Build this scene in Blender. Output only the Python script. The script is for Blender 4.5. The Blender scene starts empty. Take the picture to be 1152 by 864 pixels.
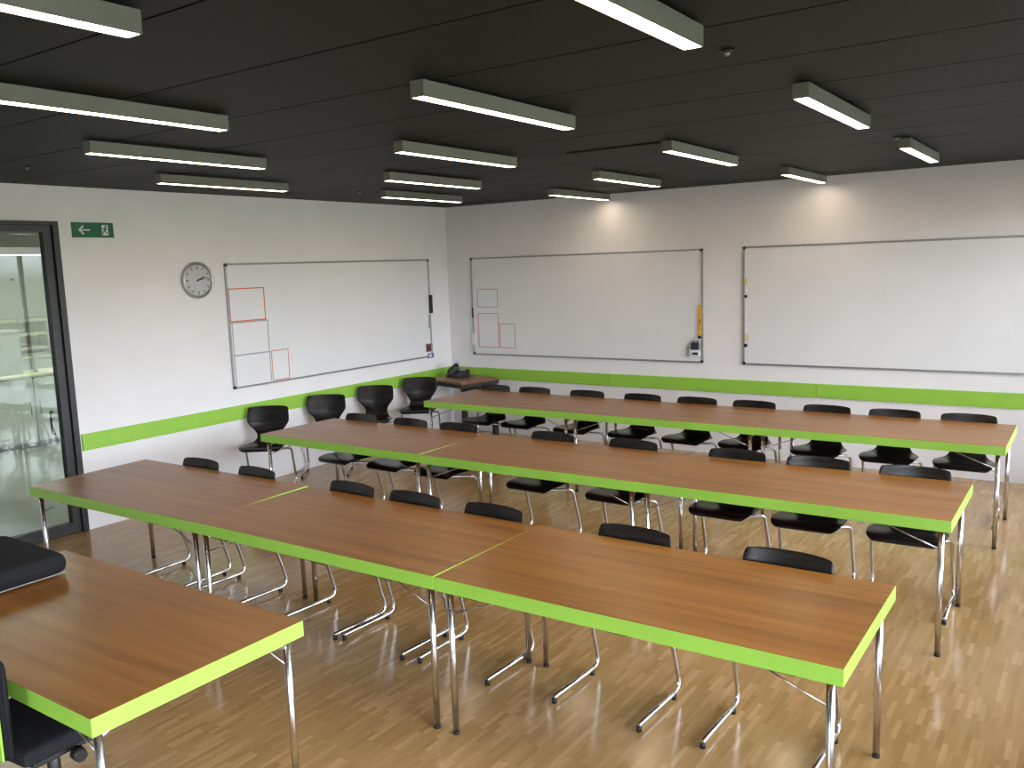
import bpy, bmesh, math, random
from mathutils import Vector, Matrix
random.seed(4)
C = bpy.context.scene.collection
PI = math.pi
H = 2.822           # ceiling height
RX = 7.55            # right (window) wall
BY = -11.6          # wall behind the camera
TH = 0.74           # table height

# ------------------------------------------------------------------ materials
def mat(name, col, rough=0.5, metal=0.0, spec=0.5, coat=0.0, emit=None, es=0):
    m = bpy.data.materials.new(name); m.use_nodes = True
    b = m.node_tree.nodes['Principled BSDF']
    b.inputs['Base Color'].default_value = (*col, 1)
    b.inputs['Roughness'].default_value = rough
    b.inputs['Metallic'].default_value = metal
    b.inputs['Specular IOR Level'].default_value = spec
    b.inputs['Coat Weight'].default_value = coat
    if emit:
        b.inputs['Emission Color'].default_value = (*emit, 1)
        b.inputs['Emission Strength'].default_value = es
    return m
def N(m, t, **kw):
    n = m.node_tree.nodes.new(t)
    for k, v in kw.items():
        if k in n.inputs.keys(): n.inputs[k].default_value = v
        else: setattr(n, k, v)
    return n
def L(m, a, b): m.node_tree.links.new(a, b)
def P(m): return m.node_tree.nodes['Principled BSDF']
def coords(m, scale, rot=(0, 0, 0)):
    tc = N(m, 'ShaderNodeTexCoord'); mp = N(m, 'ShaderNodeMapping')
    mp.inputs['Scale'].default_value = scale; mp.inputs['Rotation'].default_value = rot
    L(m, tc.outputs['Object'], mp.inputs['Vector']); return mp.outputs['Vector']
def ramp(m, fac, stops):
    r = N(m, 'ShaderNodeValToRGB')
    e = r.color_ramp.elements
    while len(e) < len(stops): e.new(0.5)
    for q, (p, c) in zip(e, stops): q.position = p; q.color = (*c, 1)
    L(m, fac, r.inputs['Fac']); return r.outputs['Color']
def mottled(name, c1, c2, scale, rough=0.6, bump=0.0, spec=0.5, metal=0):
    m = mat(name, c1, rough, metal, spec)
    v = coords(m, (1, 1, 1)); n = N(m, 'ShaderNodeTexNoise'); n.inputs['Scale'].default_value = scale; n.inputs['Detail'].default_value = 4
    L(m, v, n.inputs['Vector']); L(m, ramp(m, n.outputs['Fac'], [(0.35, c1), (0.65, c2)]), P(m).inputs['Base Color'])
    if bump:
        b = N(m, 'ShaderNodeBump'); b.inputs['Strength'].default_value = bump; b.inputs['Distance'].default_value = 0.002
        L(m, n.outputs['Fac'], b.inputs['Height']); L(m, b.outputs['Normal'], P(m).inputs['Normal'])
    return m

M = {}
M['wall'] = mottled('painted_wall', (0.80, 0.785, 0.805), (0.83, 0.815, 0.835), 3.0, 0.85, 0.05)
M['corner_dark'] = mat('black_plastic', (0.012, 0.012, 0.013), 0.45)
M['frame_alu'] = mottled('brushed_aluminium', (0.33, 0.34, 0.35), (0.4, 0.4, 0.41), 40, 0.4, 0, 0.5, 0.8)
M['board'] = mottled('enamel_board', (0.76, 0.765, 0.79), (0.785, 0.79, 0.815), 2.0, 0.38)
M['green'] = mottled('lime_green_laminate', (0.29, 0.565, 0.070), (0.31, 0.59, 0.075), 6.0, 0.45)
M['stripe'] = mottled('lime_green_board', (0.27, 0.53, 0.055), (0.29, 0.55, 0.06), 6.0, 0.5)
M['chrome'] = mottled('chromed_steel', (0.66, 0.66, 0.67), (0.70, 0.70, 0.71), 3, 0.24, 0, 0.5, 1.0)
M['clock_rim'] = mat('satin_silver_rim', (0.45, 0.45, 0.45), 0.3, 0.9)
M['rubber'] = mat('black_rubber', (0.01, 0.01, 0.01), 0.6)
M['door_frame'] = mottled('anthracite_frame', (0.014, 0.015, 0.016), (0.018, 0.019, 0.02), 10, 0.4)
M['housing'] = mottled('grey_lamp_housing', (0.17, 0.175, 0.145), (0.185, 0.19, 0.16), 5, 0.5)
M['endcap'] = mat('dark_end_cap', (0.10, 0.10, 0.09), 0.5)
M['fabric'] = mottled('black_fabric', (0.009, 0.010, 0.012), (0.016, 0.017, 0.02), 120, 0.9, 0.4, 0.2)
M['nylon'] = mottled('black_nylon', (0.006, 0.007, 0.008), (0.010, 0.011, 0.013), 150, 0.85, 0.3, 0.25)
M['piping'] = mat('silver_piping', (0.20, 0.21, 0.20), 0.4)
M['redpiping'] = mat('dark_red_piping', (0.045, 0.008, 0.012), 0.5)
M['side_leg'] = mat('dark_brown_steel', (0.02, 0.014, 0.013), 0.45)
M['sign_green'] = mat('sign_green', (0.0, 0.13, 0.065), 0.5)
M['sign_white'] = mat('sign_white', (0.7, 0.75, 0.72), 0.5)
M['clock_face'] = mottled('clock_face', (0.50, 0.50, 0.53), (0.54, 0.54, 0.57), 8, 0.5)
M['black'] = mat('flat_black', (0.01, 0.01, 0.012), 0.5)
M['tape_orange'] = mat('orange_red_tape', (0.70, 0.13, 0.05), 0.5)
M['tape_pale'] = mat('pale_red_tape', (0.66, 0.20, 0.14), 0.5)
M['tape_grey'] = mat('grey_tape', (0.32, 0.34, 0.36), 0.5)
M['yellow'] = mottled('yellow_strip', (0.72, 0.42, 0.04), (0.68, 0.36, 0.04), 20, 0.5)
M['paleyellow'] = mat('pale_yellow_magnet', (0.75, 0.6, 0.16), 0.5)
M['cream'] = mat('cream_magnet', (0.75, 0.62, 0.38), 0.5)
M['white'] = mat('white_plastic', (0.8, 0.8, 0.82), 0.4)
M['red'] = mat('dark_red_card', (0.25, 0.05, 0.05), 0.5)
M['blue'] = mat('blue_card', (0.08, 0.09, 0.28), 0.5)
M['navy'] = mat('navy_plastic', (0.03, 0.035, 0.06), 0.4)
M['greyp'] = mat('grey_plastic', (0.38, 0.38, 0.38), 0.4)
M['hall_wall'] = mottled('hall_wall', (0.50, 0.52, 0.48), (0.56, 0.57, 0.53), 1.2, 0.8)
M['hall_floor'] = mottled('hall_concrete', (0.20, 0.21, 0.19), (0.30, 0.31, 0.28), 1.6, 0.35)
M['hall_cab'] = mottled('hall_cabinet', (0.48, 0.48, 0.45), (0.56, 0.56, 0.53), 2.5, 0.6)
M['hall_cream'] = mottled('hall_cream', (0.62, 0.60, 0.44), (0.68, 0.65, 0.5), 4, 0.6)
M['hall_grey'] = mottled('hall_grey', (0.28, 0.29, 0.28), (0.33, 0.34, 0.32), 3, 0.6)
M['plinth_white'] = mat('white_window_frame', (0.7, 0.7, 0.7), 0.5)
M['ground'] = mottled('outside_ground', (0.13, 0.14, 0.10), (0.18, 0.19, 0.14), 0.5, 0.9)

def lamp_mat(name, col, s):
    m = mat(name, (0.8, 0.8, 0.78), 0.4, emit=col, es=s); return m
M['diffuser'] = lamp_mat('lamp_diffuser', (1.0, 0.80, 0.58), 9.0)

def glass(name, tint, gl):
    m = bpy.data.materials.new(name); m.use_nodes = True
    nt = m.node_tree; nt.nodes.clear()
    o = N(m, 'ShaderNodeOutputMaterial'); t = N(m, 'ShaderNodeBsdfTransparent'); g = N(m, 'ShaderNodeBsdfGlossy'); x = N(m, 'ShaderNodeMixShader')
    t.inputs['Color'].default_value = (*tint, 1); g.inputs['Roughness'].default_value = 0.01
    fr = N(m, 'ShaderNodeFresnel'); fr.inputs['IOR'].default_value = gl
    L(m, fr.outputs[0], x.inputs[0]); L(m, t.outputs[0], x.inputs[1]); L(m, g.outputs[0], x.inputs[2]); L(m, x.outputs[0], o.inputs['Surface'])
    return m
M['glass'] = glass('door_glass', (0.80, 0.84, 0.80), 1.55)
M['window_glass'] = glass('window_glass', (0.95, 0.96, 0.96), 1.45)

# table laminate: cherry-brown wood with streaky grain along the table's length
def wood(name, dark, mid, light, rough, grain=(0.45, 11, 11), coat=0.0, spec=0.38):
    m = mat(name, mid, rough, coat=coat)
    oi = N(m, 'ShaderNodeObjectInfo')
    v = coords(m, grain)
    ad = N(m, 'ShaderNodeVectorMath', operation='ADD'); mu = N(m, 'ShaderNodeMath', operation='MULTIPLY'); mu.inputs[1].default_value = 37.0
    L(m, oi.outputs['Random'], mu.inputs[0]); L(m, v, ad.inputs[0]); L(m, mu.outputs[0], ad.inputs[1])
    n = N(m, 'ShaderNodeTexNoise'); n.inputs['Scale'].default_value = 1.6; n.inputs['Detail'].default_value = 6; n.inputs['Roughness'].default_value = 0.6; n.inputs['Distortion'].default_value = 0.4
    L(m, ad.outputs[0], n.inputs['Vector'])
    col = ramp(m, n.outputs['Fac'], [(0.30, dark), (0.5, mid), (0.72, light)])
    L(m, col, P(m).inputs['Base Color']); P(m).inputs['Specular IOR Level'].default_value = spec
    return m
M['wood'] = wood('cherry_laminate', (0.165, 0.062, 0.010), (0.265, 0.108, 0.019), (0.34, 0.150, 0.030), 0.30)
M['side_wood'] = wood('brown_side_top', (0.17, 0.075, 0.03), (0.21, 0.095, 0.04), (0.25, 0.12, 0.05), 0.4)
M['shell'] = wood('black_stained_plywood', (0.007, 0.006, 0.0055), (0.012, 0.010, 0.009), (0.026, 0.019, 0.016), 0.26, (1.2, 14, 14))

def floor_mat():
    m = mat('strip_parquet', (0.4, 0.27, 0.14), 0.28, coat=0.0)
    tc = N(m, 'ShaderNodeTexCoord'); mp = N(m, 'ShaderNodeMapping')
    mp.inputs['Rotation'].default_value = (0, 0, PI/2)
    L(m, tc.outputs['Object'], mp.inputs['Vector'])
    br = N(m, 'ShaderNodeTexBrick'); br.offset = 0.37; br.offset_frequency = 3; br.squash = 1.0
    for k, v in (('Scale', 1.0), ('Brick Width', 0.17), ('Row Height', 0.025), ('Mortar Size', 0.0006), ('Mortar Smooth', 0.3), ('Bias', 0.0)): br.inputs[k].default_value = v
    br.inputs['Color1'].default_value = (0, 0, 0, 1); br.inputs['Color2'].default_value = (1, 1, 1, 1); br.inputs['Mortar'].default_value = (0.3, 0.3, 0.3, 1)
    L(m, mp.outputs[0], br.inputs['Vector'])
    col = ramp(m, br.outputs['Color'], [(0.0, (0.345, 0.205, 0.080)), (0.3, (0.385, 0.235, 0.096)), (0.7, (0.415, 0.255, 0.108)), (1.0, (0.50, 0.32, 0.145))])
    mp2 = N(m, 'ShaderNodeMapping'); mp2.inputs['Scale'].default_value = (40, 2.5, 1); L(m, tc.outputs['Object'], mp2.inputs['Vector'])
    n = N(m, 'ShaderNodeTexNoise'); n.inputs['Scale'].default_value = 2.0; n.inputs['Detail'].default_value = 3; L(m, mp2.outputs[0], n.inputs['Vector'])
    mx = N(m, 'ShaderNodeMix', data_type='RGBA', blend_type='MULTIPLY'); mx.inputs['Factor'].default_value = 0.35
    L(m, col, mx.inputs['A']); L(m, ramp(m, n.outputs['Fac'], [(0.3, (0.72, 0.70, 0.68)), (0.7, (1, 1, 1))]), mx.inputs['B'])
    L(m, mx.outputs['Result'], P(m).inputs['Base Color'])
    n2 = N(m, 'ShaderNodeTexNoise'); n2.inputs['Scale'].default_value = 1.5; L(m, tc.outputs['Object'], n2.inputs['Vector'])
    mr = N(m, 'ShaderNodeMapRange'); mr.inputs['To Min'].default_value = 0.15; mr.inputs['To Max'].default_value = 0.17
    L(m, n2.outputs['Fac'], mr.inputs['Value']); L(m, mr.outputs[0], P(m).inputs['Roughness'])
    return m
M['floor'] = floor_mat()

def ceiling_mat():
    m = mat('perforated_dark_metal', (0.03, 0.03, 0.028), 0.6, spec=0.25)
    v = coords(m, (1, 1, 1)); sx = N(m, 'ShaderNodeSeparateXYZ'); L(m, v, sx.inputs[0])
    outs = []
    for a in ('X', 'Y'):
        k = N(m, 'ShaderNodeMath', operation='MULTIPLY'); k.inputs[1].default_value = 2*PI/0.016
        s = N(m, 'ShaderNodeMath', operation='SINE'); L(m, sx.outputs[a], k.inputs[0]); L(m, k.outputs[0], s.inputs[0]); outs.append(s.outputs[0])
    ml = N(m, 'ShaderNodeMath', operation='MULTIPLY'); L(m, outs[0], ml.inputs[0]); L(m, outs[1], ml.inputs[1])
    L(m, ramp(m, ml.outputs[0], [(0.25, (0.0072, 0.0098, 0.0092)), (0.45, (0.003, 0.0038, 0.0036))]), P(m).inputs['Base Color'])
    return m
M['ceiling'] = ceiling_mat()
M['void'] = mat('black_void', (0.004, 0.004, 0.004), 0.9)

# ------------------------------------------------------------------ mesh helpers
def add_box(bm, x0, x1, y0, y1, z0, z1, bev=0.0, mi=0):
    vs = [bm.verts.new((x, y, z)) for x in (x0, x1) for y in (y0, y1) for z in (z0, z1)]
    idx = [(0, 1, 3, 2), (4, 6, 7, 5), (0, 4, 5, 1), (2, 3, 7, 6), (0, 2, 6, 4), (1, 5, 7, 3)]
    fs = [bm.faces.new([vs[i] for i in q]) for q in idx]
    for f in fs: f.material_index = mi
    if bev:
        es = list({e for f in fs for e in f.edges})
        r = bmesh.ops.bevel(bm, geom=es, offset=bev, segments=2, profile=0.5, affect='EDGES')
        for f in r['faces']: f.material_index = mi
    return vs
def box(x0, x1, y0, y1, z0, z1, bev=0.0):
    bm = bmesh.new(); add_box(bm, x0, x1, y0, y1, z0, z1, bev); return bm
def add_cyl(bm, p, q, r, r2=None, seg=16, cap=True):
    p = Vector(p); q = Vector(q); d = (q-p); z = d.normalized()
    a = z.orthogonal().normalized(); b = z.cross(a); r2 = r if r2 is None else r2
    A = [bm.verts.new(p + (a*math.cos(t)+b*math.sin(t))*r) for t in [2*PI*i/seg for i in range(seg)]]
    B = [bm.verts.new(q + (a*math.cos(t)+b*math.sin(t))*r2) for t in [2*PI*i/seg for i in range(seg)]]
    for i in range(seg):
        f = bm.faces.new((A[i], A[(i+1) % seg], B[(i+1) % seg], B[i])); f.smooth = True
    if cap: bm.faces.new(A[::-1]); bm.faces.new(B)
def cyl(p, q, r, r2=None, seg=16):
    bm = bmesh.new(); add_cyl(bm, p, q, r, r2, seg); return bm
def fillet(pts, rad, n=6):
    pts = [Vector(p) for p in pts]; out = [pts[0]]
    for i in range(1, len(pts)-1):
        a, b, c = pts[i-1], pts[i], pts[i+1]
        r = rad[i] if isinstance(rad, (list, tuple)) else rad
        u = (a-b); v = (c-b); k = min(r, u.length*0.49, v.length*0.49)
        p0 = b+u.normalized()*k; p2 = b+v.normalized()*k
        for j in range(n+1):
            t = j/n; out.append(p0*(1-t)**2 + b*2*t*(1-t) + p2*t*t)
    out.append(pts[-1]); return out
def add_tube(bm, pts, r, seg=10):
    pts = [Vector(p) for p in pts]; T = []
    for i in range(len(pts)):
        a = pts[max(0, i-1)]; b = pts[min(len(pts)-1, i+1)]; T.append((b-a).normalized())
    n = T[0].orthogonal().normalized(); rings = []
    for i, p in enumerate(pts):
        n = (n - T[i]*n.dot(T[i])).normalized(); b = T[i].cross(n)
        rings.append([bm.verts.new(p+(n*math.cos(t)+b*math.sin(t))*r) for t in [2*PI*k/seg for k in range(seg)]])
    for A, B in zip(rings, rings[1:]):
        for k in range(seg):
            f = bm.faces.new((A[k], A[(k+1) % seg], B[(k+1) % seg], B[k])); f.smooth = True
    bm.faces.new(rings[0][::-1]); bm.faces.new(rings[-1])
def tube(pts, r, seg=10):
    bm = bmesh.new(); add_tube(bm, pts, r, seg); return bm
def obj(name, bm, m, parent=None, smooth=False, mods=None):
    bmesh.ops.recalc_face_normals(bm, faces=bm.faces)
    me = bpy.data.meshes.new(name); bm.to_mesh(me); bm.free()
    for k in (m if isinstance(m, list) else [m]): me.materials.append(k)
    if smooth:
        for p in me.polygons: p.use_smooth = True
    o = bpy.data.objects.new(name, me); C.objects.link(o)
    if parent: o.parent = parent
    return o
def tag(o, label=None, cat=None, group=None, kind=None):
    if label: o['label'] = label
    if cat: o['category'] = cat
    if group: o['group'] = group
    if kind: o['kind'] = kind
    return o
def thing(name, label, cat, loc=(0, 0, 0), rz=0, group=None):
    o = bpy.data.objects.new(name, None); C.objects.link(o); o.empty_display_size = 0.1
    o.location = loc; o.rotation_euler = (0, 0, rz); return tag(o, label, cat, group)
def struct(name, bm, m, parent=None):
    o = obj(name, bm, m, parent)
    if not parent: o['kind'] = 'structure'
    return o
def kids(o): return [c for c in C.objects if c.parent == o]
def dup(o, parent=None):
    c = o.copy(); C.objects.link(c)
    if parent: c.parent = parent
    for k in kids(o): dup(k, c)
    return c

# ------------------------------------------------------------------ room shell
struct('floor', box(-0.12, RX+.15, BY-.15, 0.15, -0.1, 0.0), M['floor'])
# ceiling: long perforated panels across the room with open joints, black slab above
bm = bmesh.new()
e = 0.011; y = -0.468
while y > BY: y -= 0.604
ys = []
yy = BY
while y < 0.0:
    y0 = max(y, BY); y1 = min(y+0.604, 0.0)
    if y1-y0 > 0.02: add_box(bm, 0.0, RX, y0+e/2, y1-e/2, H, H+0.02)
    y += 0.604
obj_c = struct('ceiling', bm, M['ceiling'])
struct('ceiling', box(-0.12, RX+.15, BY-.15, 0.15, H+0.05, H+0.15), M['void'])
# left wall with the glazed door opening
DY0, DY1, DZ = -6.30, -4.955, 2.544
bm = bmesh.new()
add_box(bm, -0.12, 0, DY1, 0.0, 0, H+.05); add_box(bm, -0.12, 0, BY, DY0, 0, H+.05); add_box(bm, -0.12, 0, DY0, DY1, DZ, H+.05)
struct('wall_left', bm, M['wall'])
struct('wall_back', box(-0.12, RX+.15, 0, 0.15, 0, H+.05), M['wall'])
# right wall with a row of windows (daylight)
WZ0, WZ1 = 0.30, 2.55
wins = [(-2.60, -0.35), (-5.05, -2.80), (-7.50, -5.25), (-9.95, -7.70)]
fwins = [(5.45, 7.4)]     # windows behind the camera
bm = bmesh.new()
add_box(bm, RX, RX+.15, BY, 0, 0, WZ0); add_box(bm, RX, RX+.15, BY, 0, WZ1, H+.05)
edges = [BY] + [v for w in reversed(wins) for v in w] + [0]
for a, b in zip(edges[0::2], edges[1::2]): add_box(bm, RX, RX+.15, a, b, WZ0, WZ1)
struct('wall_right', bm, M['wall'])
bm = bmesh.new()
add_box(bm, -0.12, RX+.15, BY-.15, BY, 0, WZ0); add_box(bm, -0.12, RX+.15, BY-.15, BY, WZ1, H+.05)
fe = [-0.12] + [v for q in fwins for v in q] + [RX+.15]
for a, b in zip(fe[0::2], fe[1::2]): add_box(bm, a, b, BY-.15, BY, WZ0, WZ1)
struct('wall_front', bm, M['wall'])
def window(i, wd, place):
    # local frame: x along the opening, y outwards through the wall
    a, b = -wd/2, wd/2; f = bmesh.new()
    add_box(f, a, a+.06, .03, .10, WZ0, WZ1); add_box(f, b-.06, b, .03, .10, WZ0, WZ1)
    add_box(f, a+.06, b-.06, .03, .10, WZ0, WZ0+.06); add_box(f, a+.06, b-.06, .03, .10, WZ1-.06, WZ1)
    add_box(f, -.03, .03, .03, .10, WZ0+.06, WZ1-.06)
    w = struct('window_%d' % i, f, M['plinth_white'])
    obj('pane', box(a+.04, b-.04, .06, .068, WZ0+.04, WZ1-.04), M['window_glass'], w)
    obj('window_sill', box(a-.03, b+.03, -.12, 0, WZ0-.03, WZ0), M['plinth_white'], w)
    w.location = place[0]; w.rotation_euler.z = place[1]
for i, (a, b) in enumerate(wins): window(i+1, b-a, ((RX, (a+b)/2, 0), -PI/2))
for i, (a, b) in enumerate(fwins): window(i+1+len(wins), b-a, (((a+b)/2, BY, 0), PI))
o = obj('outside_ground', box(-60, 70, -70, 60, -3.2, -3.1), M['ground']); tag(o, kind='structure')

# lime green protective boards on the walls
S0, S1 = 0.672, 0.811
for i, (a, b) in enumerate([(-4.94, -2.47), (-2.466, -0.002)]):
    struct('trim_%d' % (i+1), box(0.001, 0.018, a, b, S0, S1, 0.0015), M['stripe'])
for i, (a, b) in enumerate([(0.02, 2.295), (2.300, 4.609), (4.614, 6.925), (6.930, RX-.002)]):
    struct('trim_%d' % (i+3), box(a, b, -0.018, -0.001, S0, S1, 0.0015), M['stripe'])

# ------------------------------------------------------------------ glazed door and the hall behind it
bm = bmesh.new()
fx0, fx1 = -0.09, 0.012
add_box(bm, fx0, fx1, DY1-.047, DY1, 0.0, DZ); add_box(bm, fx0, fx1, DY0, DY0+.047, 0.0, DZ); add_box(bm, fx0, fx1, DY0+.047, DY1-.047, DZ-.03, DZ)
d = struct('door_1', bm, M['door_frame'])
bm = bmesh.new(); lx0, lx1 = -0.075, -0.012
add_box(bm, lx0, lx1, DY1-.117, DY1-.052, 0.008, DZ-.034); add_box(bm, lx0, lx1, DY0+.052, DY0+.117, 0.008, DZ-.034)
add_box(bm, lx0, lx1, DY0+.117, DY1-.117, 0.008, 0.095); add_box(bm, lx0, lx1, DY0+.117, DY1-.117, DZ-.085, DZ-.034)
lf = obj('door_leaf', bm, M['door_frame'], d)
obj('pane', box(-0.05, -0.042, DY0+.11, DY1-.11, 0.09, DZ-.08), M['glass'], lf)
bm = tube(fillet([(-0.09, DY1-.15, .84), (-0.125, DY1-.15, .84), (-0.125, DY1-.15, 1.02), (-0.09, DY1-.15, 1.02)], .015), .009)
obj('door_handle', bm, M['side_leg'], lf)
for z in (2.093, 1.784, 1.119):
    obj('glass_stud', cyl((-.043, -5.324, z), (-.034, -5.324, z), .012), M['greyp'], lf)

HX, HY0, HY1 = -7.2, -7.0, 1.2
struct('floor', box(HX, -0.12, HY0, HY1, -0.1, 0.0), M['hall_floor'])
bm = box(HX, -0.12, HY0, HY1, H, H+.1); struct('ceiling', bm, M['hall_wall'])
struct('wall_hall_left', box(HX-.15, HX, HY0, HY1, 0, H+.1), M['hall_wall'])
struct('wall_hall_back', box(HX, -0.12, HY1, HY1+.15, 0, H+.1), M['hall_wall'])
struct('wall_hall_front', box(HX, -0.12, HY0-.15, HY0, 0, H+.1), M['hall_wall'])
t = thing('hall_lamp', 'long slim lamp glowing on the hall ceiling, seen through the glass door', 'ceiling lamp', (-5.6, -2.6, 2.55))
obj('housing', box(-.06, .06, -1.1, 1.6, -.10, 0), M['plinth_white'], t)
obj('diffuser', box(-.05, .05, -1.08, 1.58, -.112, -.10), lamp_mat('hall_tube', (1, 0.96, 0.88), 1.5), t)
for yv in (-.9, 1.4): obj('suspension_wire', cyl((0, yv, 0), (0, yv, H-2.55), .004), M['greyp'], t)
# pale counter units in the hall
def counter(x, y0, y1, h, label, m, top):
    t = thing('counter_unit', label, 'cabinet', (x, (y0+y1)/2, 0))
    w = (y1-y0)/2
    obj('carcass', box(-.30, .28, -w, w, 0.06, h-.03, .004), m, t)
    obj('plinth', box(-.28, .24, -w+.02, w-.02, 0.0, .06), M['hall_grey'], t)
    obj('worktop', box(-.32, .32, -w-.01, w+.01, h-.03, h, .004), top, t)
    for s in (-1, 1):
        dd = obj('door', box(.28, .298, min(s*.004, s*(w-.004)), max(s*.004, s*(w-.004)), .07, h-.04, .002), m, t)
        obj('handle', cyl((.31, s*.06, h*.45), (.31, s*.06, h*.62), .006), M['greyp'], dd)
    return t
counter(-4.45, -3.85, -2.60, 0.92, 'pale low cabinet nearest behind the glass door, standing on concrete floor', M['hall_cab'], M['hall_cream'])
counter(-6.42, -3.0, -1.5, 0.98, 'white cabinet farther back in the hall against far wall', M['hall_cab'], M['hall_cream'])
t = thing('shelf_rack', 'cream shelf unit along the far hall wall, upper pale bands behind door glass', 'shelf', (-6.98, -2.2, 0))
for z in (1.02, 1.24, 1.46): obj('shelf', box(-.15, .15, -1.9, 1.9, z, z+.045), M['hall_cream'], t)
for yv in (-1.9, 0.6, 1.86): obj('side_panel', box(-.15, .15, yv, yv+.04, 0, 1.46), M['hall_cab'], t)
t = thing('storage_box', 'grey box standing on the low hall cabinet, seen through the glass', 'box', (-4.45, -3.42, 0.92))
obj('box_body', box(-.14, .14, -.17, .17, 0, .52, .006), M['hall_grey'], t)
obj('box_lid', box(-.15, .15, -.18, .18, .52, .56, .006), M['hall_grey'], t)
t = thing('counter_tap', 'thin upright tap on the pale cabinet behind the door glass', 'tap', (-4.4, -3.05, 0.92))
obj('spout', tube(fillet([(0, 0, 0), (0, 0, .22), (.12, 0, .22), (.12, 0, .17)], .05), .011), M['greyp'], t)
obj('base', cyl((0, 0, 0), (0, 0, .03), .028), M['greyp'], t)

# ------------------------------------------------------------------ exit sign
t = thing('exit_sign', 'green emergency exit sign with white arrow and running figure, beside the glass door', 'sign', (0, -4.667, 2.479))
obj('sign_panel', box(0.001, 0.012, -.178, .178, -.061, .061, .001), M['sign_green'], t)
bm = bmesh.new(); X0, X1 = 0.012, 0.0132
def poly(bm, pts, x0=X0, x1=X1):
    a = [bm.verts.new((x0, p[0], p[1])) for p in pts]; b = [bm.verts.new((x1, p[0], p[1])) for p in pts]
    bm.faces.new(a); bm.faces.new(b[::-1]); n = len(pts)
    for i in range(n): bm.faces.new((a[i], b[i], b[(i+1) % n], a[(i+1) % n]))
def stroke(bm, a, b, w, x0=X0, x1=X1):
    a = Vector(a); b = Vector(b); d = (b-a).normalized(); n = Vector((-d.y, d.x))*w/2
    poly(bm, [a+n, b+n, b-n, a-n], x0, x1)
stroke(bm, (-.115, 0), (-.030, 0), .011)
stroke(bm, (-.122, -.002), (-.082, .034), .013); stroke(bm, (-.122, .002), (-.082, -.034), .013)
obj('arrow', bm, M['sign_white'], t)
bm = bmesh.new(); poly(bm, [(.075, -.043), (.130, -.043), (.130, .043), (.075, .043)])
obj('doorway_symbol', bm, M['sign_white'], t)
bm = bmesh.new(); a, b = X1, X1+.001
poly(bm, [(.108+.009*math.cos(k*PI/5), .030+.009*math.sin(k*PI/5)) for k in range(10)], a, b)
stroke(bm, (.106, .020), (.098, -.004), .013, a, b)
stroke(bm, (.104, .016), (.088, .006), .006, a, b); stroke(bm, (.088, .006), (.080, .014), .006, a, b)
stroke(bm, (.106, .016), (.120, .004), .006, a, b); stroke(bm, (.120, .004), (.126, .010), .006, a, b)
stroke(bm, (.098, -.002), (.086, -.016), .008, a, b); stroke(bm, (.086, -.016), (.080, -.036), .007, a, b)
stroke(bm, (.100, -.004), (.112, -.020), .008, a, b); stroke(bm, (.112, -.020), (.126, -.026), .007, a, b)
obj('running_figure', bm, M['sign_green'], t)

# ------------------------------------------------------------------ wall clock
t = thing('wall_clock', 'round silver rimmed wall clock with grey dial, on the left wall', 'clock', (0, -3.713, 2.036))
bm = bmesh.new(); R = .168; prof = [(0.001, R-.012), (0.012, R), (0.034, R-.004), (0.042, R-.014), (0.036, R-.026), (0.022, R-.030)]
seg = 56; rings = [[bm.verts.new((x, r*math.cos(2*PI*k/seg), r*math.sin(2*PI*k/seg))) for k in range(seg)] for x, r in prof]
for A, B in zip(rings, rings[1:]):
    for k in range(seg): bm.faces.new((A[k], A[(k+1) % seg], B[(k+1) % seg], B[k])).smooth = True
obj('rim', bm, M['clock_rim'], t)
obj('dial', cyl((.002, 0, 0), (.023, 0, 0), R-.029, seg=48), M['clock_face'], t)
for k in range(12):
    bm = bmesh.new(); a = k*PI/6; c, q = math.sin(a), math.cos(a); r0 = .108 if k % 3 else .100
    stroke(bm, (c*r0, q*r0), (c*.128, q*.128), .009, .0232, .0245)
    obj('hour_mark', bm, M['black'], t)
def hand(deg, ln, w, x): 
    bm = bmesh.new(); a = math.radians(deg); c, s = math.sin(a), math.cos(a)
    stroke(bm, (-c*.02, -s*.02), (c*ln, s*ln), w, x, x+.0015); return bm
obj('hour_hand', hand(66, .078, .010, .026), M['black'], t)
obj('minute_hand', hand(79, .115, .007, .028), M['black'], t)
obj('hub', cyl((.023, 0, 0), (.032, 0, 0), .008), M['black'], t)

# ------------------------------------------------------------------ whiteboards
def whiteboard(label, origin, rz, length, z0, z1):
    # local frame: x along the board, y = 0 wall plane, -y into the room
    t = thing('whiteboard', label, 'whiteboard', origin, rz)
    h = z1-z0; w = .022
    obj('panel', box(.008, length-.008, -.012, -.001, .008, h-.008), M['board'], t)
    bm = bmesh.new()
    add_box(bm, w, length-w, -.020, -.001, 0, w*.8, .002); add_box(bm, w, length-w, -.020, -.001, h-w*.8, h, .002)
    add_box(bm, 0, w*.8, -.020, -.001, w, h-w, .002); add_box(bm, length-w*.8, length, -.020, -.001, w, h-w, .002)
    obj('frame', bm, M['frame_alu'], t)
    for x in (0, length-.028):
        for z in (0, h-.028): obj('corner_cap', box(x-.001, x+.029, -.023, -.001, z-.001, z+.029, .004), M['corner_dark'], t)
    return t
def outline(parent, x0, x1, z0, z1, m, w=.008, label=None, name='tape_outline'):
    bm = bmesh.new(); a, b = -.0135, -.012
    add_box(bm, x0, x1, a, b, z0, z0+w); add_box(bm, x0, x1, a, b, z1-w, z1)
    add_box(bm, x0, x0+w, a, b, z0+w, z1-w); add_box(bm, x1-w, x1, a, b, z0+w, z1-w)
    o = obj(name, bm, m, parent)
    if label: o['label'] = label
def line(parent, x0, x1, z0, z1, m, label=None):
    o = obj('tape_line', box(x0, x1, -.0135, -.012, z0, z1), m, parent)
    if label: o['label'] = label
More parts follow.
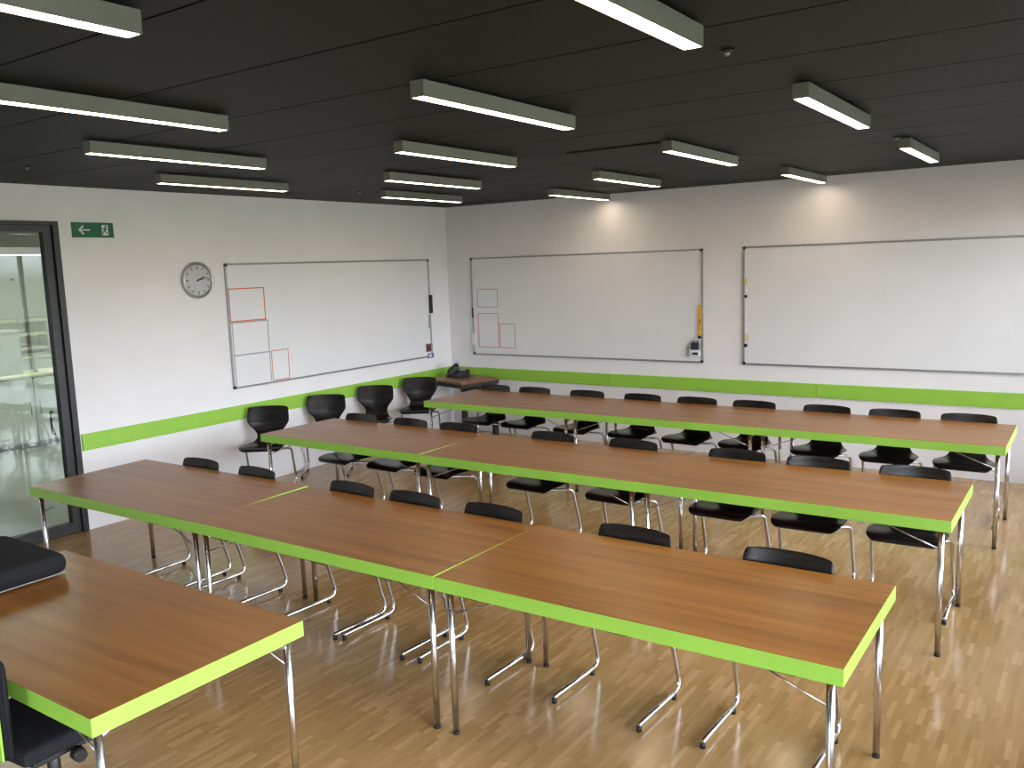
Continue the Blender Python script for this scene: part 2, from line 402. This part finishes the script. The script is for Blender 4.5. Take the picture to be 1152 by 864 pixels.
# left wall board: local x -> world +y ; wall plane x=0, facing +x
BZ0, BZ1 = .976, 2.183
LB = whiteboard('whiteboard on the left wall beside the clock, with orange and grey rectangles', (0, -3.404, BZ0), PI/2, 3.012, BZ0, BZ1)
Ly = lambda y: y+3.404
outline(LB, Ly(-3.385), Ly(-2.953), 1.622-BZ0, 1.945-BZ0, M['tape_orange'], .011, 'orange red outlined rectangle')
line(LB, Ly(-3.385), Ly(-2.938), 1.609-BZ0, 1.621-BZ0, M['tape_grey'])
line(LB, Ly(-3.368), Ly(-2.930), 1.292-BZ0, 1.304-BZ0, M['tape_grey'])
line(LB, Ly(-2.943), Ly(-2.933), 1.000-BZ0, 1.609-BZ0, M['tape_grey'])
line(LB, Ly(-3.372), Ly(-3.362), 1.000-BZ0, 1.609-BZ0, M['tape_grey'])
outline(LB, Ly(-2.920), Ly(-2.695), .998-BZ0, 1.305-BZ0, M['tape_pale'], .009, 'pale red outlined upright rectangle')
MB_ = whiteboard('whiteboard in the middle beside the corner, with three thin red outlined rectangles', (.379, 0, BZ0), 0, 3.049, BZ0+.002, BZ1)
X = lambda x: x-.379
outline(MB_, X(.466), X(.777), 1.566-BZ0, 1.796-BZ0, M['tape_pale'], .008)
outline(MB_, X(.466), X(.776), 1.071-BZ0, 1.497-BZ0, M['tape_pale'], .008)
outline(MB_, X(.786), X(1.020), 1.070-BZ0, 1.370-BZ0, M['tape_pale'], .008)
RB = whiteboard('empty whiteboard at right, running past the edge of view', (3.861, 0, BZ0), 0, 3.05, BZ0, BZ1+.002)

def stick(name, label, cat, bm, m, group=None): return tag(obj(name, bm, m), label, cat, group)
# on the left board (wall x=0, facing +x)
t = thing('board_eraser', 'slim black eraser held on right edge of the left wall whiteboard', 'eraser', (.0125, -.398, 1.633))
obj('eraser_body', box(.008, .034, -.020, .020, -.112, .112, .003), M['corner_dark'], t); obj('felt', box(0, .008, -.018, .018, -.110, .110), M['fabric'], t)
t = thing('marker_tray', 'slim grey pen tray below the black eraser on left board', 'pen tray', (.0125, -.424, 1.42))
obj('tray_body', box(0, .012, -.016, .016, -.084, .084, .002), M['greyp'], t); obj('tray_lip', box(.012, .03, -.016, .016, -.084, -.076, .001), M['greyp'], t)
def card(name, label, loc, w, h, m, rot=0, pic=M['sign_white']):
    t = thing(name, label, 'card', loc, rot)
    obj('sheet', box(0, .004, -w/2, w/2, -h/2, h/2, .001), m, t)
    obj('print_panel', box(.004, .0046, -w*.36, w*.15, -h*.3, h*.28), pic, t)
card('picture_card', 'small dark red card near lower right corner of left board', (.0125, -.446, 1.094), .125, .10, M['red'], 0, M['navy'])
card('picture_card', 'small blue card below the red card on left board', (.0206, -.430, .994), .105, .058, M['blue'])
# on the middle board
t = thing('board_marker', 'short black marker on the left edge of middle whiteboard', 'marker', (.392, -.024, 1.50))
obj('barrel', cyl((0, 0, -.06), (0, 0, .045), .011), M['corner_dark'], t); obj('cap', cyl((0, 0, .045), (0, 0, .066), .0125), M['navy'], t)
t = thing('board_eraser', 'white block eraser on the left edge of middle whiteboard', 'eraser', (.418, -.0205, 1.17))
obj('eraser_body', box(-.027, .027, -.026, -.006, -.075, .075, .004), M['white'], t); obj('felt', box(-.025, .025, -.006, 0, -.073, .073), M['greyp'], t)
t = thing('magnetic_strip', 'tall yellow magnetic strip on right edge of middle whiteboard', 'magnetic strip', (3.398, -.0205, 1.43))
obj('strip_body', box(-.02, .02, -.01, 0, -.165, .165, .003), M['yellow'], t)
obj('strip_mark', box(-.010, .010, -.0108, -.01, -.045, .015), M['tape_orange'], t)
stick('round_magnet', 'round black magnet just under the yellow strip on middle board', 'magnet', cyl((3.392, -.0205, 1.252), (3.392, -.033, 1.252), .017), M['corner_dark'])
t = thing('marker_holder', 'dark box of markers near right edge of the middle whiteboard', 'pen holder', (3.345, -.0125, 1.165))
obj('holder_box', box(-.042, .042, -.045, 0, -.045, .03, .004), M['navy'], t)
for k in range(4): obj('marker', cyl((-.03+.02*k, -.022, -.02), (-.03+.02*k, -.022, .05+.004*(k % 2)), .008), [M['greyp'], M['navy'], M['greyp'], M['corner_dark']][k], t)
t = thing('marker_holder', 'white wall box under the dark marker box on middle whiteboard', 'pen holder', (3.35, -.0125, 1.085))
obj('holder_box', box(-.055, .045, -.04, 0, -.03, .022, .004), M['white'], t)
obj('label_panel', box(-.030, .038, -.0408, -.04, -.020, .006), M['navy'], t)
t = thing('cleaning_cloth', 'grey cloth hanging left of white holder on middle board', 'cloth', (3.262, -.0125, 1.11))
obj('cloth_fold', box(-.014, .008, -.018, 0, -.075, .03, .006), M['greyp'], t); obj('hook', cyl((0, 0, .03), (0, -.02, .03), .006), M['black'], t)
# on the right board
stick('yellow_magnet', 'yellow magnet highest on the left edge of right whiteboard', 'magnet', box(3.880, 3.912, -.023, -.0125, 1.80, 1.874, .004), M['paleyellow'])
stick('cream_magnet', 'cream square magnet low on the left edge of right whiteboard', 'magnet', box(3.882, 3.925, -.023, -.0125, 1.218, 1.291, .004), M['cream'])
stick('round_magnet', 'upper round black magnet on the left edge of right whiteboard', 'magnet', cyl((3.892, -.0125, 1.680), (3.892, -.026, 1.680), .016), M['corner_dark'])
stick('round_magnet', 'lower round black magnet under the cream one on right whiteboard', 'magnet', cyl((3.892, -.0125, 1.176), (3.892, -.026, 1.176), .019), M['corner_dark'])
prev = None
for k, z in enumerate([1.735, 1.58, 1.52, 1.46, 1.40, 1.34]):
    tag(obj('white_magnet', cyl((3.896, -.0125, z), (3.896, -.022, z), .014, .012), M['white']), 'tiny white round magnet in a column on left edge of right whiteboard', 'magnet', 'small white magnets on the right whiteboard')

# ------------------------------------------------------------------ ceiling lamps
LL, LW = 1.178, .069
def make_lamp():
    t = thing('ceiling_lamp', '', 'ceiling lamp')
    z0, z1 = H-.075, H-.010; w = LW/2; l = LL/2
    bm = bmesh.new()
    add_box(bm, -w, -w+.004, -l, l, z0, z1); add_box(bm, w-.004, w, -l, l, z0, z1); add_box(bm, -w+.004, w-.004, -l, l, z1-.004, z1)
    obj('housing', bm, M['housing'], t)
    obj('end_plate', box(-w, w, -l-.004, -l, z0, z1, .0008), M['housing'], t); obj('end_plate', box(-w, w, l, l+.004, z0, z1, .0008), M['housing'], t)
    obj('diffuser', box(-w+.0045, w-.0045, -l+.001, l-.001, z0+.001, z0+.008), M['diffuser'], t)
    for yv in (-.42, .42): obj('mount', cyl((0, yv, z1), (0, yv, H), .012), M['black'], t)
    return t
lamps = [
 (4.734, -7.82, 'ceiling lamp cut off by the top left corner of view'),
 (3.60, -6.665, 'ceiling lamp second from the top in the left file, cut by left edge'),
 (2.55, -5.57, 'ceiling lamp third in the left file, above the exit sign side'),
 (1.456, -4.433, 'ceiling lamp fourth in the left file, nearest the clock'),
 (5.837, -6.64, 'large ceiling lamp cut by the top edge, beside the ceiling sensor'),
 (4.732, -5.514, 'long ceiling lamp in the second file, largest fully seen lamp'),
 (3.631, -4.386, 'ceiling lamp in second file, next behind the largest lamp'),
 (2.53, -3.28, 'ceiling lamp in second file, third from the front, above left whiteboard'),
 (1.49, -2.19, 'ceiling lamp nearest the room corner, last of second file'),
 (5.845, -4.386, 'ceiling lamp at right in front of the dark joint lines, largest of third file'),
 (4.714, -3.2, 'ceiling lamp touching the dark slot vent'),
 (3.597, -2.045, 'ceiling lamp behind slot vent, second from last in the third file'),
 (2.53, -.99, 'ceiling lamp ending near back wall above the middle whiteboard'),
 (5.842, -2.125, 'ceiling lamp farthest right, above the right whiteboard'),
 (4.755, -1.018, 'ceiling lamp ending near the back wall between middle and right whiteboards'),
]
proto = make_lamp()
for i, (x, y, lab) in enumerate(lamps):
    o = proto if i == 0 else dup(proto)
    o.location = (6.924+(x-6.924)*1.039, -8.70+(y+8.70)*1.039, 0); o['label'] = lab; o['group'] = 'slim box lamps under the dark ceiling'
# the file of lamps beyond the right edge of view
for x, y in ((6.93, -5.5), (6.93, -3.2), (6.93, -1.0)):
    o = dup(proto); o.location = (x, y, 0); o['label'] = 'ceiling lamp outside the view, near the windows'; o['group'] = 'lamps near the windows'
# slot vent
t = thing('slot_vent', 'narrow black slot vent in the ceiling joint', 'air vent', (4.30, -3.488, H))
obj('slot', box(-.43, .37, -.020, .020, -.007, .001), M['void'], t)
obj('vent_frame', (lambda b: (add_box(b, -.435, .375, -.023, -.020, -.008, .001), add_box(b, -.435, .375, .020, .023, -.008, .001), b)[2])(bmesh.new()), M['void'], t)
def sensor(x, y, lab):
    t = thing('ceiling_sensor', lab, 'sensor', (x, y, H))
    obj('base_ring', cyl((0, 0, -.008), (0, 0, 0), .022, .024, 20), M['black'], t)
    obj('sensor_head', cyl((0, 0, -.022), (0, 0, -.008), .008, .013, 16), M['frame_alu'], t)
sensor(5.756, -5.563, 'small round sensor on ceiling beside the large top lamp')
sensor(5.757, -2.500, 'small round sensor on ceiling beside the farthest right lamp')
sensor(1.081, -5.701, 'small round sensor on dark ceiling at far left')
sensor(1.033, -2.583, 'small round sensor on dark ceiling near corner')

# ------------------------------------------------------------------ tables
TBL = .063
def make_table(ln, dp, lab, name='folding_table', inset=.05):
    t = thing(name, lab, 'table'); a, b = ln/2, dp/2; g = .0013
    bm = bmesh.new(); add_box(bm, -a+g, a-g, -b+g, b-g, TH-TBL+.001, TH-.0013); add_box(bm, -a, a, -b, b, TH-.0013, TH)
    obj('tabletop', bm, M['wood'], t)
    bm = bmesh.new(); z0, z1 = TH-TBL, TH-.0013
    add_box(bm, -a, a, -b, -b+g, z0, z1); add_box(bm, -a, a, b-g, b, z0, z1)
    add_box(bm, -a, -a+g, -b+g, b-g, z0, z1); add_box(bm, a-g, a, -b+g, b-g, z0, z1)
    obj('edge_band', bm, M['green'], t)
    for sx in (-1, 1):
        for sy in (-1, 1):
            x, y = sx*(a-inset), sy*(b-inset+.006)
            lg = obj('leg', cyl((x, y, .012), (x, y, TH-TBL+.001), .0145, .0150, 18), M['chrome'], t)
            obj('foot_cap', cyl((x, y, 0), (x, y, .014), .0155, .0155, 18), M['rubber'], lg)
            obj('brace', cyl((x, y-sy*.008, .565), (x-sx*.30, y-sy*.02, TH-TBL), .0036, seg=8), M['chrome'], t)
        x = sx*(a-inset)
        obj('cross_bar', tube(fillet([(x, -b+inset, TH-.10), (x, -b+inset+.03, TH-.085), (x, b-inset-.03, TH-.085), (x, b-inset, TH-.10)], .02), .010), M['chrome'], t)
    return t
rows = [ # xa, m1, m2, xb, yf, yb
 ('front row', 1.129, 2.8475, 4.5634, 6.285, -5.921, -5.072),
 ('middle row', 1.132, 2.8808, 4.6135, 6.352, -4.038, -3.200),
 ('back row', 1.264, 2.9655, 4.6839, 6.425, -2.069, -1.195)]
gaps = {(0, 0): (.0095, .0115), (1, 0): (.005, -.005), (0, 1): (.003, -.003)}
tilt = {(0, 0): .0075, (1, 0): -.0045, (0, 1): -.004, (1, 1): .001}       # levelling differences between neighbouring tops
where = ['left', 'middle', 'right']
for r, (rn, xa, m1, m2, xb, yf, yb) in enumerate(rows):
    xs = [xa, m1, m2, xb]
    for k in range(3):
        x0, x1 = xs[k]+.0011, xs[k+1]-.0011
        gp, rz = gaps.get((r, k), (0, 0))
        x1 -= gp*.5
        o = make_table(x1-x0, yb-yf, 'green-edged brown wooden table, %s one of the three in the %s' % (where[k], rn))
        o.location = ((x0+x1)/2, (yf+yb)/2 - (.004 if k == 1 else 0), 0); o.rotation_euler = (tilt.get((r, k), 0), 0, rz); o.location.z = abs(tilt.get((r, k), 0))*.40
        o['group'] = 'green edged tables of the %s' % rn
o = make_table(1.72, .858, 'green-edged brown wooden desk at lower left with the black bag on it')
o.location = (4.4158-.86, -6.971, 0); o['group'] = 'green edged desk at lower left'

# ------------------------------------------------------------------ chairs
PROF = [(-.402, .420, .165), (-.398, .432, .185), (-.380, .444, .203), (-.34, .452, .214), (-.28, .453, .219), (-.21, .449, .219), (-.15, .443, .210),
        (-.10, .441, .188), (-.065, .447, .158), (-.043, .463, .138), (-.034, .488, .126), (-.035, .515, .122), (-.037, .545, .129), (-.038, .575, .149),
        (-.037, .605, .175), (-.034, .630, .196), (-.030, .650, .2045), (-.026, .670, .2055), (-.018, .710, .2035), (-.010, .750, .201), (-.004, .775, .1975), (-.001, .787, .190), (0, .794, .176), (.0005, .797, .145)]
def shell_bm():
    bm = bmesh.new(); nu = 14; top = []; bot = []; n = len(PROF)
    for i, (y, z, hw) in enumerate(PROF):
        a = PROF[max(0, i-1)]; b = PROF[min(n-1, i+1)]
        d = Vector((0, b[0]-a[0], b[1]-a[1])).normalized(); nr = Vector((0, -d.z, d.y))      # towards the sitter
        t = i/(n-1); back = min(1, max(0, (z-.50)/.12)) if i > 9 else 0
        ra, rb = [], []
        for j in range(nu+1):
            u = -1+2*j/nu; x = u*hw; q = u*u
            arch = .006*q if not back else 0
            cv = .024*back*q*(hw/.2) + (.010*q*(hw/.2) if i <= 9 else 0)
            c = Vector((x, y, z)) + nr*(cv if i > 9 else cv*.5)
            if z > .74: c.z -= .006*q*q
            w = .0055
            if abs(u) > .999: w = .0030
            ra.append(bm.verts.new(c+nr*w)); rb.append(bm.verts.new(c-nr*w))
        top.append(ra); bot.append(rb)
    for i in range(n-1):
        for j in range(nu):
            bm.faces.new((top[i][j], top[i][j+1], top[i+1][j+1], top[i+1][j])); bm.faces.new((bot[i][j], bot[i+1][j], bot[i+1][j+1], bot[i][j+1]))
        bm.faces.new((top[i][0], top[i+1][0], bot[i+1][0], bot[i][0])); bm.faces.new((top[i][nu], bot[i][nu], bot[i+1][nu], top[i+1][nu]))
    for j in range(nu):
        bm.faces.new((top[0][j], bot[0][j], bot[0][j+1], top[0][j+1])); bm.faces.new((top[-1][j], top[-1][j+1], bot[-1][j+1], bot[-1][j]))
    for f in bm.faces: f.smooth = True
    return bm
def split_shell():
    # seat and backrest are one moulded shell in two named halves meeting at the waist
    full = shell_bm(); me = bpy.data.meshes.new('tmp'); full.to_mesh(me); full.free()
    out = []
    for lo in (True, False):
        bm = bmesh.new(); bm.from_mesh(me)
        kill = [f for f in bm.faces if ((f.calc_center_median().z < .508 and f.calc_center_median().z != 0) != lo)]
        bmesh.ops.delete(bm, geom=kill, context='FACES'); out.append(bm)
    return out
def make_chair():
    t = thing('chair', '', 'chair')
    s, b = split_shell()
    for nm, bm in (('seat', s), ('backrest', b)):
        o = obj(nm, bm, M['shell'], t)
        md = o.modifiers.new('sub', 'SUBSURF'); md.levels = 1; md.render_levels = 1
    r = .0115; h = .030; W = .228
    def side(s):
        return [(s*W, -.425, h), (s*W, -.005, h), (s*(W-.006), -.115, .395), (s*.115, -.285, .418), (s*.115, -.30, .420)]
    for s in (-1, 1):
        bm = tube(fillet(side(s), [0, .075, .04, .03, 0], 7), r, 12)
        fr = obj('leg_frame', bm, M['chrome'], t)
        for y in (-.418, -.075):
            obj('glide', cyl((s*W, y, 0.0), (s*W, y, .026), .0125, .0135, 12), M['rubber'], fr)
        obj('seat_mount', box(s*.115-.022, s*.115+.022, -.32, -.20, .424, .4445, .003), M['corner_dark'], t)
    obj('cross_tube', tube([(-.118, -.298, .419), (.118, -.298, .419)], r*.95, 12), M['chrome'], t)
    obj('front_rail', tube([(-.17, -.345, .436), (.17, -.345, .436)], .006, 8), M['chrome'], t)
    return t
ch = make_chair(); first = [True]
def place(x, y, rz, lab, grp):
    o = ch if first[0] else dup(ch); first[0] = False
    o.location = (x, y, 0); o.rotation_euler = (0, 0, rz); o['label'] = lab; o['group'] = grp
ordi = ['first', 'second', 'third', 'fourth', 'fifth', 'sixth', 'seventh', 'eighth', 'ninth']
R1 = [1.72, 2.32, 3.20, 3.70, 4.258, 5.098, 5.838]
R2 = [1.463, 2.045, 2.567, 3.483, 4.165, 4.937, 5.468, 6.035]
R3 = [1.511, 2.025, 2.654, 3.270, 3.830, 4.373, 5.007, 5.546, 6.090]
rots = [0.02, -.09, -.10, -.08, -.06, -.08, -.05]
for k, x in enumerate(R1): place(x, -5.012, rots[k]*.6, 'black plywood chair tucked behind front row table, %s from the left' % ordi[k], 'chairs behind the front row')
for k, x in enumerate(R2): place(x, -3.140, random.uniform(-.05, .04), 'black plywood chair tucked behind the middle row, %s from the left' % ordi[k], 'chairs behind the middle row')
for k, x in enumerate(R3): place(x, -1.135, random.uniform(-.04, .03), 'black plywood chair tucked behind the back row, %s from the left' % ordi[k], 'chairs behind the back row')
for k, (x, y, rz, lab) in enumerate([(.225, -3.175, .60, 'black plywood chair against left wall, nearest to the glass door'), (.212, -2.40, .66, 'black plywood chair against left wall, second from the glass door'),
     (.225, -1.66, .56, 'black plywood chair against left wall, third from the glass door'), (.250, -.93, .56, 'black plywood chair against left wall, next to the corner telephone table')]):
    place(x, y, rz, lab, 'chairs along the left wall')

# ------------------------------------------------------------------ corner table and telephone
ang = math.atan2(-.165, .653)
t = thing('side_table', 'small brown corner table with dark legs under the telephone', 'table', (.515, -.425, 0), ang)
obj('tabletop', box(-.335, .335, -.30, .30, .706, .73, .003), M['side_wood'], t)
bm = bmesh.new(); add_box(bm, -.325, .325, -.29, -.26, .66, .706); add_box(bm, -.325, .325, .26, .29, .66, .706); add_box(bm, -.325, -.295, -.26, .26, .66, .706); add_box(bm, .295, .325, -.26, .26, .66, .706)
obj('apron', bm, M['side_leg'], t)
for s in (-1, 1):
    obj('leg', box(s*.30-.028, s*.30+.028, .20, .26, .03, .66, .003), M['side_leg'], t)
    obj('foot', box(s*.30-.028, s*.30+.028, -.26, .27, 0, .03, .003), M['side_leg'], t)
obj('stretcher', box(-.272, .272, .215, .245, .50, .60, .002), M['side_leg'], t)
t = thing('telephone', 'black office telephone on the small corner table', 'telephone', (.385, -.36, .73), ang+.1)
bm = bmesh.new()
poly3 = [(-.10, .004), (.09, .004), (.09, .085), (.06, .10), (-.10, .025)]
a = [bm.verts.new((-.115, p[0], p[1])) for p in poly3]; b = [bm.verts.new((.115, p[0], p[1])) for p in poly3]
bm.faces.new(a); bm.faces.new(b[::-1])
for i in range(5): bm.faces.new((a[i], b[i], b[(i+1) % 5], a[(i+1) % 5]))
body = obj('phone_body', bm, M['corner_dark'], t)
slope = math.atan2(.075, .16)
pts = fillet([(-.083, -.085, .050), (-.083, -.075, .085), (-.083, .055, .150), (-.083, .070, .115)], .02)
obj('handset', tube(pts, .021, 12), M['corner_dark'], t)
o = obj('display', box(-.02, .085, -.018, .018, 0, .003), M['greyp'], t); o.location = (.01, .035, .0905); o.rotation_euler.x = slope
bm = bmesh.new()
for i in range(4):
    for j in range(3): add_box(bm, -.03+.028*i, -.012+.028*i, -.03+.022*j, -.016+.022*j, 0, .005)
o = obj('keypad', bm, M['navy'], t); o.location = (.015, -.028, .0575); o.rotation_euler.x = slope
obj('cord', tube([(-.083+.006*math.sin(k*1.3), -.09-.006*k*(1-k/18)+0.006*math.cos(k*1.3), .012+.04*(1-k/18)) for k in range(19)], .004, 6), M['black'], t)
t = thing('key_hook', 'small dark hook hanging under the left front of corner table', 'hook', (.335, -.72, .705), ang)
obj('plate', box(-.006, .006, -.015, .015, -.005, 0), M['side_leg'], t)
obj('ring', tube([(.02*math.cos(k*PI/8), 0, -.03+.026*math.sin(k*PI/8)) for k in range(17)], .005, 8), M['side_leg'], t)

# ------------------------------------------------------------------ bag on the desk
t = thing('padded_bag', 'black padded bag with silver piping lying on the lower left desk', 'bag', (2.772, -7.000, TH))
bm = box(-.30, .29, -.30, .29, .004, .108, .046)
for v in bm.verts:
    if v.co.z > .08: v.co.z += .010*math.sin(v.co.x*9)*math.cos(v.co.y*7) + .012*(1-(v.co.x/.3)**2)
bmesh.ops.subdivide_edges(bm, edges=list(bm.edges), cuts=1, use_grid_fill=True)
o = obj('bag_body', bm, M['nylon'], t, smooth=True); md = o.modifiers.new('s', 'SUBSURF'); md.levels = 2; md.render_levels = 2
def loop(z, k, r, m, nm):
    q = [(-.30+k, -.30+k), (.29-k, -.30+k), (.29-k, .29-k), (-.30+k, .29-k)]
    cs = []
    for i in range(4):
        p0, p1, p2 = Vector(q[i-1]), Vector(q[i]), Vector(q[(i+1) % 4])
        for j in range(6):
            tt = j/5; a = p1+(p0-p1).normalized()*.05; c = p1+(p2-p1).normalized()*.05
            w = a*(1-tt)**2+p1*2*tt*(1-tt)+c*tt*tt; cs.append((w.x, w.y, z))
    cs.append(cs[0]); obj(nm, tube(cs, r, 8), m, t)
loop(.014, .010, .003, M['piping'], 'bottom_piping'); loop(.080, .012, .003, M['redpiping'], 'top_piping')
obj('carry_handle', tube(fillet([(.0, -.13, .105), (-.02, -.10, .122), (-.02, .10, .122), (.0, .13, .105)], .03), .009), M['nylon'], t)
obj('zip', tube([(-.20, .0, .111), (-.1, .01, .114), (.05, .0, .114), (.20, -.01, .111)], .003, 6), M['side_leg'], t)

# ------------------------------------------------------------------ office swivel chair at the desk
t = thing('office_chair', 'black swivel office chair pushed under the lower left desk', 'chair', (3.765, -7.215, 0), .05)
def cushion(hx, hy, hz):
    bm = box(-hx, hx, -hy, hy, -hz, hz, min(hz, .03)*.9); return bm
o = obj('seat', cushion(.235, .225, .035), M['fabric'], t, smooth=True); o.location = (0, 0, .475); md = o.modifiers.new('s', 'SUBSURF'); md.levels = 1; md.render_levels = 2
o = obj('seat_pan', box(-.17, .19, -.17, .17, -.02, .015, .008), M['corner_dark'], t); o.location = (0, 0, .430)
o = obj('backrest', cushion(.22, .018, .17), M['fabric'], t, smooth=True); o.location = (.075, -.285, .705)
o = obj('back_panel', box(-.212, .212, -.004, .004, -.16, .16, .003), M['green'], t); o.location = (.075, -.309, .705); o['label'] = 'lime green rear panel'
obj('back_bracket', tube(fillet([(0, -.05, .42), (0, -.27, .42), (0, -.325, .50), (0, -.322, .66)], .05), .016), M['corner_dark'], t)
lv = obj('adjust_lever', tube(fillet([(.12, .0, .425), (.19, -.02, .42), (.225, -.03, .41)], .02), .008), M['corner_dark'], t)
obj('lever_knob', cyl((.215, -.03, .412), (.25, -.035, .408), .026, .022), M['corner_dark'], lv)
obj('gas_lift', cyl((0, 0, .12), (0, 0, .42), .026, .020), M['corner_dark'], t)
base = obj('hub', cyl((0, 0, .075), (0, 0, .13), .045, .035), M['corner_dark'], t)
for k in range(5):
    a = 2.22+k*2*PI/5; c, s = math.cos(a), math.sin(a)
    arm = obj('base_arm', tube([(.03*c, .03*s, .10), (.30*c, .30*s, .072)], .014, 8), M['corner_dark'], t)
    bm = bmesh.new(); px, py = .30*c, .30*s
    add_cyl(bm, (px-.022*-s, py-.022*c, .026), (px-.006*-s, py-.006*c, .026), .026); add_cyl(bm, (px+.006*-s, py+.006*c, .026), (px+.022*-s, py+.022*c, .026), .026)
    add_cyl(bm, (px-.008*-s, py-.008*c, .026), (px+.008*-s, py+.008*c, .026), .008); add_cyl(bm, (px, py, .03), (px, py, .075), .007)
    obj('caster', bm, M['rubber'], t)

# ------------------------------------------------------------------ daylight
w = bpy.data.worlds.new('World'); bpy.context.scene.world = w; w.use_nodes = True
nt = w.node_tree; bg = nt.nodes['Background']
tc = nt.nodes.new('ShaderNodeTexCoord'); sx = nt.nodes.new('ShaderNodeSeparateXYZ'); rp = nt.nodes.new('ShaderNodeValToRGB')
nt.links.new(tc.outputs['Generated'], sx.inputs[0]); nt.links.new(sx.outputs['Z'], rp.inputs['Fac'])
rp.color_ramp.elements[0].position = 0.0; rp.color_ramp.elements[0].color = (.20, .215, .17, 1)
rp.color_ramp.elements[1].position = 0.06; rp.color_ramp.elements[1].color = (.83, .89, 1.0, 1)
nt.links.new(rp.outputs['Color'], bg.inputs['Color']); bg.inputs['Strength'].default_value = 8.3
for a, b in wins:
    ld = bpy.data.lights.new('window_portal', 'AREA'); ld.shape = 'RECTANGLE'; ld.size = WZ1-WZ0; ld.size_y = b-a; ld.cycles.is_portal = True
    o = bpy.data.objects.new('window_portal', ld); C.objects.link(o); o.location = (RX+.16, (a+b)/2, (WZ0+WZ1)/2); o.rotation_euler = (0, PI/2, 0)
for a, b in fwins:
    ld = bpy.data.lights.new('window_portal', 'AREA'); ld.shape = 'RECTANGLE'; ld.size = b-a; ld.size_y = WZ1-WZ0; ld.cycles.is_portal = True
    o = bpy.data.objects.new('window_portal', ld); C.objects.link(o); o.location = ((a+b)/2, BY-.16, (WZ0+WZ1)/2); o.rotation_euler = (PI/2, 0, 0)
# added fill light to brighten the hall behind the glass, no real fixture
ld = bpy.data.lights.new('hall_fill_light', 'AREA'); ld.shape = 'RECTANGLE'; ld.size = 3; ld.size_y = 3; ld.energy = 55; ld.color = (.95, 1, .93)
o = bpy.data.objects.new('hall_fill_light', ld); C.objects.link(o); o.location = (-3.2, -3.6, H-.03)

# ------------------------------------------------------------------ camera
cd = bpy.data.cameras.new('camera'); cam = bpy.data.objects.new('camera', cd); C.objects.link(cam)
yaw, pitch, roll = .6027, -.137, -.0337
fw = Vector((-math.sin(yaw)*math.cos(pitch), math.cos(yaw)*math.cos(pitch), math.sin(pitch)))
rt = Vector((math.cos(yaw), math.sin(yaw), 0)); up = rt.cross(fw)
r2 = rt*math.cos(roll)+up*math.sin(roll); u2 = -rt*math.sin(roll)+up*math.cos(roll)
mt = Matrix((r2, u2, -fw)).transposed().to_4x4(); mt.translation = Vector((6.9239, -8.6998, 2.0792)); cam.matrix_world = mt
cd.sensor_width = 36; cd.sensor_fit = 'HORIZONTAL'; cd.lens = 971.19/1152*36; cd.clip_start = .05
sc = bpy.context.scene; sc.camera = cam
sc.view_settings.view_transform = 'Standard'; sc.view_settings.look = 'None'; sc.view_settings.gamma = 1; sc.view_settings.use_curve_mapping = False
sc.view_settings.exposure = 1.2
